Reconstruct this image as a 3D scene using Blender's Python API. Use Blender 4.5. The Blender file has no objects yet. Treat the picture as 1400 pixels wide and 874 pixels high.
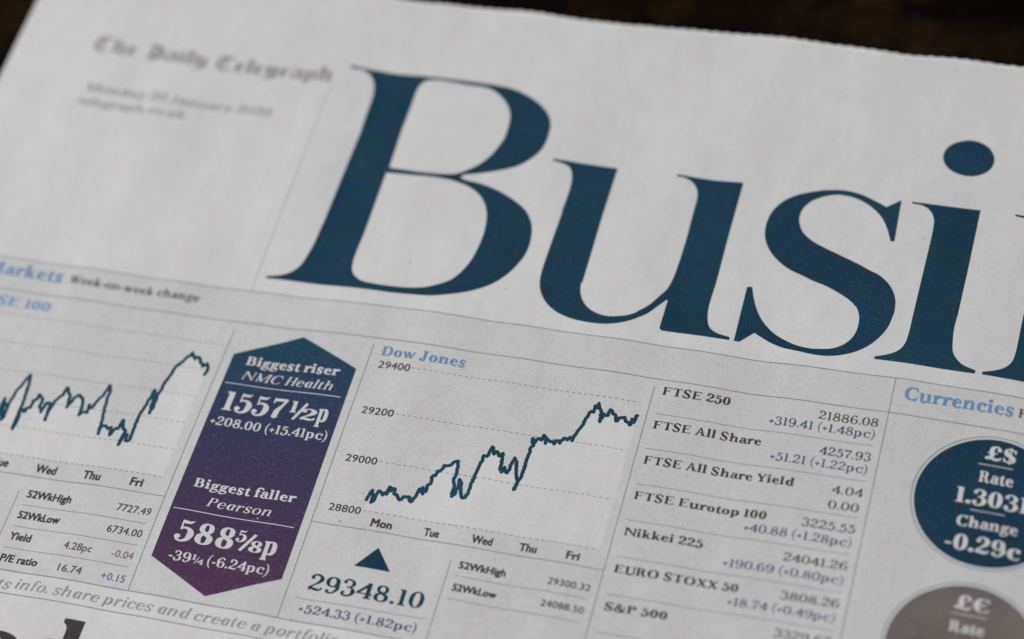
# A close-up of a folded newspaper on a dark table.
# Page coordinates are millimetres: x to the right, y upwards from the page's top-left corner.
import bpy, math, random
import numpy as np
from mathutils import Matrix, Vector
from mathutils.geometry import delaunay_2d_cdt
random.seed(7)
rng = np.random.default_rng(7)
SC = bpy.context.scene
COL = SC.collection
MM = 0.001

# ---------------------------------------------------------------- camera
cam = bpy.data.cameras.new('camera'); CAM = bpy.data.objects.new('camera', cam); COL.objects.link(CAM)
cam.sensor_width = 36.0; cam.lens = 81.713; cam.clip_start = 0.01; cam.clip_end = 20
cx = (0.95279603, 0.26150974, -0.15424779)      # image right
cy = (0.12951128, -0.80957684, -0.57254884)     # image down
cz = (-0.27460254, 0.52554543, -0.80523006)     # viewing direction
M = Matrix(((cx[0], -cy[0], -cz[0], 0), (cx[1], -cy[1], -cz[1], 0), (cx[2], -cy[2], -cz[2], 0), (0, 0, 0, 1)))
M.translation = Vector((242.02, -300.219, 346.249))*MM
CAM.matrix_world = M
cam.dof.use_dof = True; cam.dof.focus_distance = 0.414; cam.dof.aperture_fstop = 7.7
SC.camera = CAM

# ---------------------------------------------------------------- light
W = bpy.data.worlds.new('World'); SC.world = W; W.use_nodes = True
bg = W.node_tree.nodes['Background']; bg.inputs[0].default_value = (1.0, 1.0, 1.0, 1); bg.inputs[1].default_value = 0.185
def area(name, loc, target, size, power, col):
    l = bpy.data.lights.new(name, 'AREA'); l.shape = 'RECTANGLE'; l.size, l.size_y = size; l.energy = power; l.color = col
    o = bpy.data.objects.new(name, l); COL.objects.link(o); o.location = loc
    o.rotation_euler = (Vector(target)-Vector(loc)).to_track_quat('-Z', 'Y').to_euler(); return o
area('window_light', (-0.26, -0.16, 1.16), (0.14, -0.08, 0), (1.1, 0.9), 13.9, (0.985, 0.992, 1.0))
SC.view_settings.view_transform = 'Standard'; SC.view_settings.look = 'None'
SC.view_settings.exposure = 0.0; SC.view_settings.gamma = 1.0
SC.cycles.max_bounces = 6
LETTERS = {"B":[[[74.77,-19.08,1],[77.71,-19.4,0],[81.28,-19.43,0],[84.86,-19.53,0],[88.42,-19.48,0],[92.87,-19.38,0],[98.09,-19.48,0],[97.8,-19.5,0],[102.35,-19.85,0],[105.99,-20.23,0],[110.19,-20.88,0],[114.04,-22.32,0],[116.99,-24.4,0],[118.66,-26.5,0],[119.35,-28.33,0],[119.49,-28.93,0],[119.59,-31.95,0],[119.1,-34.84,0],[117.59,-37.38,0],[115.63,-39.45,0],[112.55,-41.16,0],[109.2,-42.53,0],[105.91,-43.33,1],[105.36,-44.09,1],[106.55,-44.62,1],[107.13,-44.7,0],[110.88,-45.31,0],[114.2,-46.32,0],[117.3,-47.83,0],[119.98,-49.71,0],[121.51,-51.69,0],[122.44,-53.78,0],[122.96,-56.74,0],[122.86,-59.71,0],[122.08,-62.25,0],[120.71,-64.99,0],[118.64,-67.54,0],[115.93,-69.51,0],[113.05,-70.91,0],[109.29,-72.14,0],[107.2,-72.53,0],[103.73,-72.65,0],[99.04,-72.72,0],[94.6,-72.66,0],[88.76,-72.64,0],[87.72,-72.67,0],[80.78,-72.56,0],[74.32,-72.71,1],[74.06,-72.3,1],[76.99,-71.6,0],[78.73,-70.57,0],[79.95,-69.01,0],[80.58,-66.74,0],[81.06,-63.46,0],[81.21,-60.2,0],[81.38,-57.51,1],[81.76,-35.26,1],[81.54,-30.63,0],[81.46,-26.67,0],[81.07,-23.86,0],[80.15,-21.82,0],[78.74,-20.43,0],[77.13,-19.85,0],[75.0,-19.9,1]],[[90.01,-23.01,0],[90.42,-21.4,0],[91.39,-20.45,0],[93.06,-20.04,0],[95.76,-20.07,0],[98.48,-20.31,0],[98.06,-20.4,0],[101.34,-20.66,0],[104.1,-21.0,0],[106.5,-22.05,0],[108.78,-23.95,0],[110.31,-26.03,0],[111.12,-28.53,0],[111.31,-33.05,0],[111.0,-34.38,0],[110.11,-37.3,0],[108.5,-40.09,0],[106.46,-41.95,0],[104.39,-43.15,0],[102.23,-43.45,0],[99.68,-43.55,0],[95.28,-43.47,0],[90.31,-43.29,1],[89.95,-33.89,1],[89.99,-27.65,1]],[[90.11,-44.6,1],[94.72,-44.49,0],[99.59,-44.41,0],[103.53,-44.83,0],[104.67,-45.11,0],[107.54,-46.11,0],[109.99,-47.54,0],[111.69,-49.35,0],[112.84,-51.64,0],[113.51,-54.6,0],[113.65,-58.03,0],[113.15,-62.68,0],[112.18,-65.64,0],[110.61,-68.19,0],[108.57,-69.7,0],[108.65,-69.59,0],[106.6,-70.53,0],[104.08,-71.06,0],[100.27,-71.27,0],[96.01,-71.2,0],[93.32,-70.81,0],[91.39,-69.63,0],[90.59,-68.32,0],[90.15,-65.55,0],[90.29,-59.81,1]]],"u":[[[122.04,-36.48,1],[124.9,-36.54,0],[128.29,-36.69,0],[134.96,-36.67,1],[134.9,-47.62,1],[135.1,-64.76,0],[134.9,-64.18,0],[135.13,-66.12,0],[135.75,-67.77,0],[136.87,-69.34,0],[138.63,-70.59,0],[140.88,-71.27,0],[143.07,-71.15,0],[145.72,-70.34,0],[147.71,-68.75,0],[146.7,-69.6,0],[148.6,-67.63,0],[149.95,-65.35,0],[151.05,-63.31,0],[151.5,-61.17,0],[151.7,-58.97,0],[151.86,-53.99,0],[151.86,-44.91,0],[151.75,-50.24,0],[151.75,-44.28,0],[151.66,-41.02,0],[151.1,-39.27,0],[149.98,-37.9,0],[148.33,-37.11,0],[146.75,-37.04,1],[146.72,-36.53,1],[151.01,-36.7,0],[155.09,-36.75,0],[159.61,-36.66,1],[159.52,-48.91,1],[159.62,-60.98,1],[159.5,-63.82,0],[159.51,-66.52,0],[159.94,-69.12,0],[160.72,-70.68,0],[162.15,-71.54,0],[164.64,-72.0,1],[164.63,-72.66,1],[152.16,-72.7,1],[151.63,-72.28,1],[151.72,-65.82,1],[151.42,-65.87,1],[150.29,-67.43,0],[148.74,-69.53,0],[147.02,-70.93,0],[146.45,-71.37,0],[144.33,-72.41,0],[141.66,-73.09,0],[138.51,-73.21,0],[135.23,-72.9,0],[132.46,-72.11,0],[130.17,-70.75,0],[128.56,-68.97,0],[127.63,-67.17,0],[127.11,-65.09,0],[126.94,-62.16,0],[127.19,-48.91,1],[127.07,-48.93,1],[127.15,-43.22,0],[126.76,-40.13,0],[125.97,-38.36,0],[124.82,-37.51,0],[123.38,-37.13,0],[122.13,-36.98,1]]],"s":[[[189.52,-36.31,1],[189.89,-46.09,1],[189.21,-46.18,1],[188.11,-43.46,0],[186.75,-41.04,0],[184.83,-39.08,0],[182.71,-37.74,0],[180.36,-36.95,0],[177.96,-36.78,0],[177.35,-36.83,0],[175.26,-37.48,0],[173.15,-38.81,0],[171.92,-40.61,0],[171.56,-42.57,0],[171.83,-44.13,0],[172.86,-46.17,0],[174.96,-48.05,0],[177.41,-49.37,0],[180.96,-50.85,0],[184.3,-52.15,0],[186.79,-53.36,0],[188.47,-54.08,0],[190.26,-55.55,0],[191.55,-57.27,0],[192.41,-59.41,0],[192.69,-62.0,0],[192.61,-62.61,0],[192.18,-65.28,0],[191.1,-67.67,0],[189.66,-69.65,0],[187.85,-71.22,0],[185.67,-72.38,0],[183.11,-73.17,0],[180.43,-73.35,0],[176.53,-72.91,0],[174.48,-72.6,0],[172.19,-71.84,0],[170.14,-70.86,0],[168.77,-70.16,1],[166.52,-72.63,1],[165.53,-72.63,1],[165.38,-60.4,1],[166.28,-60.24,1],[167.12,-62.75,0],[168.26,-65.23,0],[169.51,-67.11,0],[171.64,-69.21,0],[173.93,-70.64,0],[176.6,-71.74,0],[179.26,-72.15,0],[181.36,-71.96,0],[183.24,-71.5,0],[185.12,-70.26,0],[186.31,-68.6,0],[186.82,-66.48,0],[186.74,-64.25,0],[186.3,-62.82,0],[185.79,-61.92,0],[184.14,-60.45,0],[182.26,-59.38,0],[179.73,-58.2,0],[176.74,-57.16,0],[175.04,-56.34,0],[172.15,-55.1,0],[169.98,-53.68,0],[168.03,-51.83,0],[166.76,-49.87,0],[166.04,-47.81,0],[165.84,-45.07,0],[166.37,-42.28,0],[167.65,-39.96,0],[169.52,-38.16,0],[171.83,-36.99,0],[174.22,-36.18,0],[176.52,-35.77,0],[178.87,-35.63,0],[181.28,-35.9,0],[182.76,-36.31,0],[185.14,-37.31,0],[187.03,-38.27,1]]],"i":[[[191.48,-36.49,1],[195.23,-36.67,0],[198.32,-36.7,0],[204.11,-36.45,1],[203.98,-50.71,1],[203.78,-60.66,1],[203.63,-63.46,0],[203.8,-66.18,0],[204.2,-68.66,0],[204.97,-69.96,0],[206.33,-71.14,0],[208.72,-71.96,1],[208.61,-72.62,1],[199.39,-72.67,0],[190.92,-72.55,1],[190.97,-71.99,1],[193.08,-71.28,0],[194.69,-70.29,0],[195.63,-68.86,0],[195.98,-66.61,0],[196.08,-61.96,1],[196.26,-51.99,1],[196.36,-45.28,0],[196.31,-41.32,0],[195.94,-39.58,0],[195.01,-38.11,0],[193.62,-37.21,0],[191.55,-36.89,1]],[[195.39,-25.21,0],[195.63,-22.99,0],[196.93,-21.32,0],[199.41,-20.17,0],[201.62,-20.28,0],[203.51,-21.44,0],[204.68,-23.54,0],[204.52,-26.06,0],[203.09,-27.84,0],[200.92,-28.78,0],[198.56,-28.58,0],[196.49,-27.34,0]]]}
GRAPH_A = [[26.18,-109.15],[28.87,-112.3],[28.66,-109.45],[31.78,-113.6],[31.0,-109.43],[32.94,-111.62],[32.79,-109.67],[32.6,-108.44],[32.73,-107.16],[33.39,-108.32],[33.4,-109.93],[33.87,-111.83],[34.13,-111.25],[34.03,-107.85],[34.37,-105.45],[35.1,-103.16],[35.72,-101.42],[36.27,-103.15],[36.6,-106.36],[36.83,-108.13],[36.85,-111.35],[37.01,-113.47],[37.27,-112.36],[36.94,-109.19],[38.03,-109.38],[37.9,-108.68],[38.77,-108.36],[38.77,-106.74],[39.33,-106.47],[39.38,-105.38],[39.96,-105.83],[40.43,-106.3],[40.5,-108.09],[41.17,-109.06],[41.35,-108.14],[41.4,-107.05],[42.34,-106.9],[42.71,-110.61],[42.55,-109.02],[42.92,-106.27],[43.25,-105.86],[44.08,-104.64],[44.24,-102.98],[45.34,-104.44],[45.86,-106.53],[45.78,-107.16],[46.27,-105.93],[46.4,-105.0],[47.22,-104.15],[48.12,-104.74],[48.59,-106.3],[48.79,-108.43],[49.3,-107.64],[50.15,-107.69],[49.93,-105.92],[50.67,-106.53],[51.41,-104.25],[52.0,-103.25],[52.33,-101.19],[53.03,-102.91],[53.02,-104.55],[53.52,-107.02],[53.88,-109.13],[54.29,-111.93],[54.14,-110.17],[55.07,-110.04],[55.81,-110.64],[56.3,-110.22],[56.67,-111.95],[57.12,-110.63],[57.83,-110.35],[58.02,-108.35],[58.56,-109.71],[59.36,-110.49],[59.18,-113.71],[59.3,-111.57],[60.0,-111.28],[60.23,-112.67],[60.93,-112.39],[60.92,-111.14],[60.74,-109.03],[60.79,-106.68],[61.04,-104.82],[61.46,-102.57],[61.62,-100.89],[62.07,-102.47],[62.5,-106.05],[62.71,-104.93],[62.55,-102.03],[62.76,-100.89],[62.87,-98.65],[63.43,-96.71],[63.42,-95.92],[64.7,-93.33],[65.69,-91.43],[66.76,-92.78],[67.32,-92.25],[68.13,-93.42],[68.79,-94.17],[69.45,-93.41],[70.01,-94.62],[69.83,-95.94]]
GRAPH_B = [[108.86,-117.11],[109.1,-115.92],[109.38,-114.89],[109.85,-116.12],[109.81,-117.27],[110.32,-116.68],[110.35,-115.6],[110.56,-114.84],[111.51,-115.49],[111.79,-114.95],[112.17,-115.21],[112.31,-113.71],[112.69,-114.46],[112.83,-113.94],[113.12,-113.89],[113.59,-114.96],[114.06,-115.04],[114.77,-115.89],[115.29,-115.15],[116.14,-114.99],[116.78,-115.86],[117.46,-114.43],[117.65,-113.08],[118.49,-113.92],[118.12,-112.67],[118.92,-113.35],[118.83,-112.05],[119.31,-111.64],[119.08,-110.36],[119.69,-109.91],[119.84,-108.89],[120.46,-108.45],[120.65,-107.58],[121.64,-107.4],[122.97,-106.33],[123.32,-108.59],[123.12,-109.96],[123.62,-111.18],[123.76,-113.52],[124.16,-113.05],[124.46,-111.52],[124.21,-109.92],[124.8,-110.64],[125.14,-112.55],[125.78,-113.57],[126.3,-113.32],[126.5,-111.97],[126.84,-107.95],[127.01,-105.93],[127.25,-105.22],[127.2,-104.5],[127.81,-104.55],[128.01,-103.68],[128.26,-102.46],[128.94,-103.85],[129.37,-103.27],[129.87,-104.01],[130.45,-103.41],[130.7,-104.86],[130.74,-106.09],[131.19,-107.16],[131.49,-106.12],[132.21,-107.14],[132.47,-105.94],[132.79,-103.89],[133.35,-104.62],[133.39,-104.78],[133.85,-107.02],[134.55,-108.53],[134.26,-110.16],[134.5,-108.87],[134.95,-107.31],[134.99,-104.17],[135.06,-101.16],[135.4,-100.77],[134.87,-99.35],[135.51,-100.08],[135.86,-99.18],[136.51,-99.4],[136.68,-98.36],[137.38,-99.92],[137.23,-98.77],[138.14,-99.45],[138.97,-99.81],[139.09,-99.12],[139.92,-99.48],[140.37,-98.4],[141.15,-98.6],[141.45,-98.05],[142.0,-98.69],[142.31,-97.39],[142.98,-95.43],[143.57,-93.12],[143.93,-92.21],[144.39,-92.3],[144.35,-90.95],[144.89,-91.36],[144.87,-90.34],[145.72,-92.08],[145.95,-94.07],[146.23,-93.18],[146.16,-92.34],[147.09,-92.52],[147.23,-91.3],[147.85,-92.05],[148.31,-92.14],[148.77,-93.41],[149.17,-92.66],[150.11,-92.33],[150.45,-93.12],[151.32,-93.7],[151.45,-92.43],[151.88,-93.03],[151.99,-91.66],[152.19,-91.52]]
TEXTS = [
 ('FTSE 250', 'B', 155.48, -86.39, 167.73, 1.68, 'k', 'newspaper', 'index_name'),
 ('FTSE All Share', 'B', 155.48, -93.61, 174.84, 1.64, 'k', 'newspaper', 'index_name'),
 ('FTSE All Share Yield', 'B', 155.48, -100.89, 182.08, 1.6, 'k', 'newspaper', 'index_name'),
 ('FTSE Eurotop 100', 'B', 155.48, -108.16, 178.77, 1.57, 'k', 'newspaper', 'index_name'),
 ('Nikkei 225', 'B', 155.48, -115.44, 169.31, 1.54, 'k', 'newspaper', 'index_name'),
 ('EURO STOXX 50', 'B', 155.48, -122.73, 177.0, 1.51, 'k', 'newspaper', 'index_name'),
 ('S&P 500', 'B', 155.48, -129.96, 166.41, 1.48, 'k', 'newspaper', 'index_name'),
 ('21886.08', 'R', 183.64, -86.57, 194.07, 1.69, 'k', 'newspaper', 'index_value'),
 ('4257.93', 'R', 185.09, -93.72, 194.07, 1.66, 'k', 'newspaper', 'index_value'),
 ('4.04', 'R', 188.69, -101.03, 194.07, 1.63, 'k', 'newspaper', 'index_value'),
 ('3225.55', 'R', 184.96, -108.24, 194.07, 1.6, 'k', 'newspaper', 'index_value'),
 ('24041.26', 'R', 183.22, -115.44, 194.07, 1.57, 'k', 'newspaper', 'index_value'),
 ('3808.26', 'R', 184.2, -122.68, 194.07, 1.54, 'k', 'newspaper', 'index_value'),
 ('3329.62', 'R', 184.55, -129.79, 194.07, 1.51, 'k', 'newspaper', 'index_value'),
 ('+319.41 (+1.48pc)', 'R', 175.27, -89.01, 193.88, 1.69, 'b', 'newspaper', 'index_change'),
 ('+51.21 (+1.22pc)', 'R', 176.91, -96.25, 193.88, 1.66, 'b', 'newspaper', 'index_change'),
 ('0.00', 'R', 188.62, -104.06, 193.88, 1.62, 'k', 'newspaper', 'index_change'),
 ('+40.88 (+1.28pc)', 'R', 175.39, -110.89, 193.88, 1.59, 'b', 'newspaper', 'index_change'),
 ('+190.69 (+0.80pc)', 'R', 173.34, -118.19, 193.88, 1.56, 'b', 'newspaper', 'index_change'),
 ('+18.74 (+0.49pc)', 'R', 175.67, -125.37, 193.88, 1.53, 'b', 'newspaper', 'index_change'),
 ('Dow Jones', 'B', 102.28, -86.86, 118.51, 2.06, 'l', 'line_chart.001', 'chart_title'),
 ('29400', 's', 102.48, -89.6, 108.68, 1.53, 'k', 'line_chart.001', 'axis_label'),
 ('29200', 's', 102.33, -99.57, 108.54, 1.49, 'k', 'line_chart.001', 'axis_label'),
 ('29000', 's', 102.47, -109.76, 108.49, 1.45, 'k', 'line_chart.001', 'axis_label'),
 ('28800', 's', 102.48, -119.92, 108.53, 1.41, 'k', 'line_chart.001', 'axis_label'),
 ('Mon', 'S', 111.05, -121.84, 115.0, 1.52, 'k', 'line_chart.001', 'day_label'),
 ('Tue', 'S', 120.87, -121.89, 123.7, 1.51, 'k', 'line_chart.001', 'day_label'),
 ('Wed', 'S', 129.65, -121.77, 133.42, 1.5, 'k', 'line_chart.001', 'day_label'),
 ('Thu', 'S', 138.22, -121.69, 141.42, 1.49, 'k', 'line_chart.001', 'day_label'),
 ('Fri', 'S', 146.75, -121.83, 149.12, 1.47, 'k', 'line_chart.001', 'day_label'),
 ('29348.10', 'M', 103.7, -135.81, 124.78, 3.07, 'n', 'newspaper', 'index_total'),
 ('+524.33 (+1.82pc)', 'M', 103.35, -140.31, 125.01, 1.59, 'b', 'newspaper', 'index_change'),
 ('52WkHigh', 'S', 128.88, -127.06, 137.31, 1.33, 'k', 'newspaper', 'table_label'),
 ('29300.32', 's', 144.85, -127.13, 152.37, 1.28, 'g', 'newspaper', 'table_value'),
 ('52WkLow', 'S', 128.91, -131.43, 136.84, 1.32, 'k', 'newspaper', 'table_label'),
 ('24088.50', 's', 144.7, -131.42, 152.32, 1.27, 'g', 'newspaper', 'table_value'),
 ('FTSE 100', 'B', 17.43, -86.96, 33.65, 2.09, 'l', 'line_chart', 'chart_title'),
 ('Tue', 'S', 35.8, -121.54, 39.43, 1.67, 'k', 'line_chart', 'day_label'),
 ('Wed', 'S', 45.13, -121.71, 49.32, 1.67, 'k', 'line_chart', 'day_label'),
 ('Thu', 'S', 54.86, -121.63, 58.46, 1.65, 'k', 'line_chart', 'day_label'),
 ('Fri', 'S', 64.43, -121.55, 66.91, 1.64, 'k', 'line_chart', 'day_label'),
 ('52WkHigh', 'S', 45.68, -127.08, 54.7, 1.51, 'k', 'newspaper', 'table_label'),
 ('7727.49', 's', 63.96, -127.06, 70.63, 1.48, 'g', 'newspaper', 'table_value'),
 ('52WkLow', 'S', 45.62, -131.5, 54.12, 1.49, 'k', 'newspaper', 'table_label'),
 ('6734.00', 's', 63.75, -131.58, 70.57, 1.46, 'g', 'newspaper', 'table_value'),
 ('Yield', 'S', 45.77, -135.91, 50.08, 1.47, 'k', 'newspaper', 'table_label'),
 ('4.28pc', 's', 56.93, -136.15, 62.52, 1.45, 'g', 'newspaper', 'table_value'),
 ('-0.04', 's', 66.39, -136.13, 70.59, 1.43, 'r', 'newspaper', 'table_value'),
 ('P/E ratio', 'S', 45.83, -140.42, 53.27, 1.45, 'k', 'newspaper', 'table_label'),
 ('16.74', 's', 57.56, -140.66, 62.2, 1.43, 'g', 'newspaper', 'table_value'),
 ('+0.15', 's', 66.09, -140.76, 70.68, 1.41, 'c', 'newspaper', 'table_value'),
 ('Markets', 'B', 16.91, -80.05, 33.59, 2.72, 'l', 'newspaper', 'section_heading'),
 ('Week-on-week change', 'M', 35.24, -79.92, 62.68, 1.78, 'k', 'newspaper', 'section_note'),
 ('The Daily Telegraph', 'F', 18.95, -23.74, 71.87, 3.51, 't', 'newspaper', 'newspaper_title'),
 ('Monday 20 January 2020', 'R', 21.41, -34.15, 61.8, 1.94, 't2', 'newspaper', 'date_line'),
 ('telegraph.co.uk', 'R', 20.89, -37.6, 44.44, 1.82, 't2', 'newspaper', 'website_line'),
 ('ts', 'I', 47.18, -145.64, 49.7, 2.02, 'g2', 'newspaper', 'strip_text'),
 ('info. share prices and create a portfolio', 'I', 50.69, -145.27, 112.16, 1.95, 'g2', 'newspaper', 'strip_text'),
 ('Biggest riser', 'B', 77.02, -92.57, 95.82, 1.94, 'w', 'share_banner', 'banner_text'),
 ('NMC Health', 'I', 77.26, -95.87, 95.29, 1.86, 'w', 'share_banner', 'banner_text'),
 ('1557', 'X', 75.87, -103.04, 88.1, 4.12, 'w', 'share_banner', 'banner_figure'),
 ('1', 'X', 88.89, -101.51, 90.23, 2.43, 'w', 'share_banner', 'banner_figure'),
 ('/', 'B', 89.78, -102.82, 92.2, 3.31, 'w', 'share_banner', 'banner_figure'),
 ('2', 'X', 91.33, -102.81, 94.36, 2.32, 'w', 'share_banner', 'banner_figure'),
 ('p', 'X', 94.54, -102.83, 96.54, 4.0, 'w', 'share_banner', 'banner_figure'),
 ('+208.00 (+15.41pc)', 'M', 74.75, -106.48, 97.77, 1.82, 'w', 'share_banner', 'banner_text'),
 ('Biggest faller', 'B', 76.57, -119.83, 96.27, 1.82, 'w', 'share_banner', 'banner_text'),
 ('Pearson', 'I', 80.18, -123.25, 92.42, 1.77, 'w', 'share_banner', 'banner_text'),
 ('588', 'X', 76.58, -130.88, 87.69, 4.14, 'w', 'share_banner', 'banner_figure'),
 ('5', 'X', 87.88, -129.04, 89.83, 2.25, 'w', 'share_banner', 'banner_figure'),
 ('/', 'B', 88.97, -130.6, 91.69, 3.14, 'w', 'share_banner', 'banner_figure'),
 ('8', 'X', 90.81, -130.73, 93.29, 2.23, 'w', 'share_banner', 'banner_figure'),
 ('p', 'X', 93.47, -130.8, 95.98, 3.86, 'w', 'share_banner', 'banner_figure'),
 ('-39', 'M', 77.03, -134.78, 81.17, 1.83, 'w', 'share_banner', 'banner_figure'),
 ('1', 'M', 81.38, -134.08, 82.1, 1.04, 'w', 'share_banner', 'banner_figure'),
 ('/', 'M', 81.97, -134.71, 82.7, 1.26, 'w', 'share_banner', 'banner_figure'),
 ('4', 'M', 82.44, -134.79, 83.59, 1.04, 'w', 'share_banner', 'banner_figure'),
 ('(-6.24pc)', 'M', 84.32, -134.62, 95.97, 1.86, 'w', 'share_banner', 'banner_text'),
 ('Currencies', 'B', 197.52, -80.15, 216.35, 2.61, 'l', 'newspaper', 'section_heading'),
 ('F', 'B', 217.3, -80.01, 218.54, 1.73, 'k', 'newspaper', 'section_note'),
 ('£$', 'X', 212.96, -89.44, 218.12, 2.6, 'w', 'currency_badge', 'badge_text'),
 ('Rate', 'B', 212.63, -94.09, 218.36, 2.15, 'w', 'currency_badge', 'badge_text'),
 ('1.3031', 'X', 209.37, -98.71, 221.53, 2.98, 'w', 'currency_badge', 'badge_figure'),
 ('Change', 'B', 210.27, -103.2, 220.45, 2.01, 'w', 'currency_badge', 'badge_text'),
 ('-0.29c', 'X', 209.02, -107.81, 221.49, 2.98, 'w', 'currency_badge', 'badge_figure'),
 ('£€', 'X', 212.44, -118.69, 218.12, 2.48, 'w', 'currency_badge.001', 'badge_text'),
 ('Rate', 'B', 212.24, -122.97, 217.94, 1.99, 'w', 'currency_badge.001', 'badge_text'),
]
HX, HY = (-10, 12, 23), (-205, 24, 10)
HC = [1.835,1.849,1.875,1.911,1.95,1.978,1.975,1.934,1.83,1.79,1.071,1.083,1.112,1.165,1.259,1.433,1.8,2.299,2.567,2.615,0.424,0.413,0.39,0.354,0.295,0.273,1.048,2.46,3.58,3.523,0.148,0.128,0.083,-0.009,-0.081,0.004,0.818,1.995,2.785,2.854,0.298,0.302,0.33,0.221,0.017,0.32,1.087,1.75,1.701,1.665,0.601,0.605,0.639,0.77,0.365,-0.107,0.237,0.724,0.65,0.662,0.835,0.875,0.98,1.491,1.208,-0.222,0.166,0.478,0.4,0.68,0.805,0.768,0.671,1.353,1.346,-0.423,0.863,1.52,1.371,1.971,0.894,0.921,0.987,1.116,1.052,0.575,0.529,-0.083,-0.217,0.703,0.848,0.848,0.841,0.993,1.505,1.732,1.062,0.593,0.416,0.993,0.803,0.788,0.756,0.847,1.292,1.866,1.613,1.35,0.959,1.215,0.854,0.869,0.907,1.051,1.251,1.319,1.004,0.481,-0.188,-0.632,0.823,0.829,0.835,0.871,0.981,1.326,0.924,-0.023,-0.044,0.12,0.713,0.726,0.755,0.772,1.073,1.249,0.728,0.059,-0.054,-0.037,0.573,0.564,0.545,0.461,0.941,1.185,0.408,-0.125,0.339,0.908,0.604,0.583,0.536,0.451,0.407,0.198,-0.106,-0.249,-0.182,0.056,0.833,0.838,0.846,0.853,0.759,0.705,0.498,-0.193,-1.062,-1.628,0.906,0.94,1.012,1.117,0.851,0.569,0.703,0.179,-0.573,-1.08,0.499,0.515,0.548,0.593,0.53,0.549,0.627,0.036,-0.901,-1.535,-0.229,-0.244,-0.276,-0.333,-0.426,-0.428,-0.298,-0.58,-1.002,-1.287,-0.886,-0.906,-0.946,-1.008,-1.093,-1.158,-1.105,-1.1,-1.126,-1.148,-1.302,-1.31,-1.325,-1.344,-1.362,-1.373,-1.364,-1.339,-1.312,-1.294,-1.571,-1.568,-1.561,-1.55,-1.538,-1.524,-1.513,-1.5,-1.487,-1.48]
# ---- type: a high-contrast serif drawn stroke by stroke (units: cap height 700) ----
XH, CAP, ASC = 478, 700, 735
def _cr(p, n, closed=False):
    out = []; m = len(p)
    for i in range(m if closed else m-1):
        a = p[(i-1) % m] if (closed or i > 0) else p[0]
        b = p[i]; c = p[(i+1) % m]
        d = p[(i+2) % m] if (closed or i < m-2) else p[m-1]
        for k in range(n):
            t = k/n
            out.append(tuple(.5*((2*b[j])+(-a[j]+c[j])*t+(2*a[j]-5*b[j]+4*c[j]-d[j])*t*t+(-a[j]+3*b[j]-3*c[j]+d[j])*t**3) for j in range(len(b))))
    if not closed: out.append(tuple(p[-1]))
    return out
class Pen:
    def __init__(s, S, H, it=False): s.F = []; s.S = S; s.H = H; s.it = it
    def poly(s, *p): s.F.append([tuple(q) for q in p])
    def box(s, x0, y0, x1, y1): s.poly((x0,y0),(x1,y0),(x1,y1),(x0,y1))
    def disc(s, x, y, r, ry=None):
        ry = ry or r
        s.poly(*[(x+r*math.cos(a*math.pi/8), y+ry*math.sin(a*math.pi/8)) for a in range(16)])
    def st(s, *pts, n=5):
        q = _cr([tuple(p) for p in pts], n) if len(pts) > 2 else [tuple(p) for p in pts]
        L = []; R = []
        for i, (x, y, w) in enumerate(q):
            x0, y0, _ = q[max(i-1, 0)]; x1, y1, _ = q[min(i+1, len(q)-1)]
            dx, dy = x1-x0, y1-y0; l = math.hypot(dx, dy) or 1
            nx, ny = -dy/l*w/2, dx/l*w/2
            L.append((x+nx, y+ny)); R.append((x-nx, y-ny))
        for i in range(len(q)-1): s.poly(L[i], R[i], R[i+1], L[i+1])
    def ring(s, cx, cy, rx, ry, ix, irx, iry, a0=0, a1=360, n=None, e=2.25):
        n = n or max(6, int(abs(a1-a0)/12)); pw = 2/e
        f = lambda v: math.copysign(abs(v)**pw, v)
        o = []; i = []
        for k in range(n+1):
            a = math.radians(a0+(a1-a0)*k/n); c, d = f(math.cos(a)), f(math.sin(a))
            o.append((cx+rx*c, cy+ry*d)); i.append((ix+irx*c, cy+iry*d))
        for k in range(n): s.poly(o[k], o[k+1], i[k+1], i[k])
    def O(s, cx, cy, rx, ry, t=None, h=None):
        t = s.S*1.08 if t is None else t; h = s.H*1.1 if h is None else h
        s.ring(cx, cy, rx, ry, cx, rx-t, ry-h)
    def stem(s, x, y0, y1, bot='lr', top='', e=46, w=None):
        w = w or s.S; H = s.H; s.box(x, y0, x+w, y1); b = 46
        if s.it and y1 < 640: bot = bot.replace('l', ''); e = e*.75
        def br(xa, ya, sx, sy):
            pts = [(xa, ya), (xa+sx*e, ya), (xa+sx*e, ya+sy*H)]
            for k in range(1, 6):
                t = k/5; pts.append(((1-t)**2*(xa+sx*e)+2*t*(1-t)*(xa+sx*4)+t*t*xa, (1-t)**2*(ya+sy*H)+2*t*(1-t)*(ya+sy*(H+4))+t*t*(ya+sy*(H+b))))
            s.F.append(pts)
        if 'l' in bot: br(x, y0, -1, 1)
        if 'r' in bot: br(x+w, y0, 1, 1)
        if 'l' in top: br(x, y1, -1, -1)
        if 'r' in top: br(x+w, y1, 1, -1)
        if 'f' in top:
            pts = [(x, y1), (x-e-6, y1-4), (x-e-6, y1-4-H*.8)]
            for k in range(1, 6):
                t = k/5; pts.append(((1-t)**2*(x-e-6)+2*t*(1-t)*(x-2)+t*t*x, (1-t)**2*(y1-4-H*.8)+2*t*(1-t)*(y1-H-10)+t*t*(y1-H-80)))
            s.F.append(pts)
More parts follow.
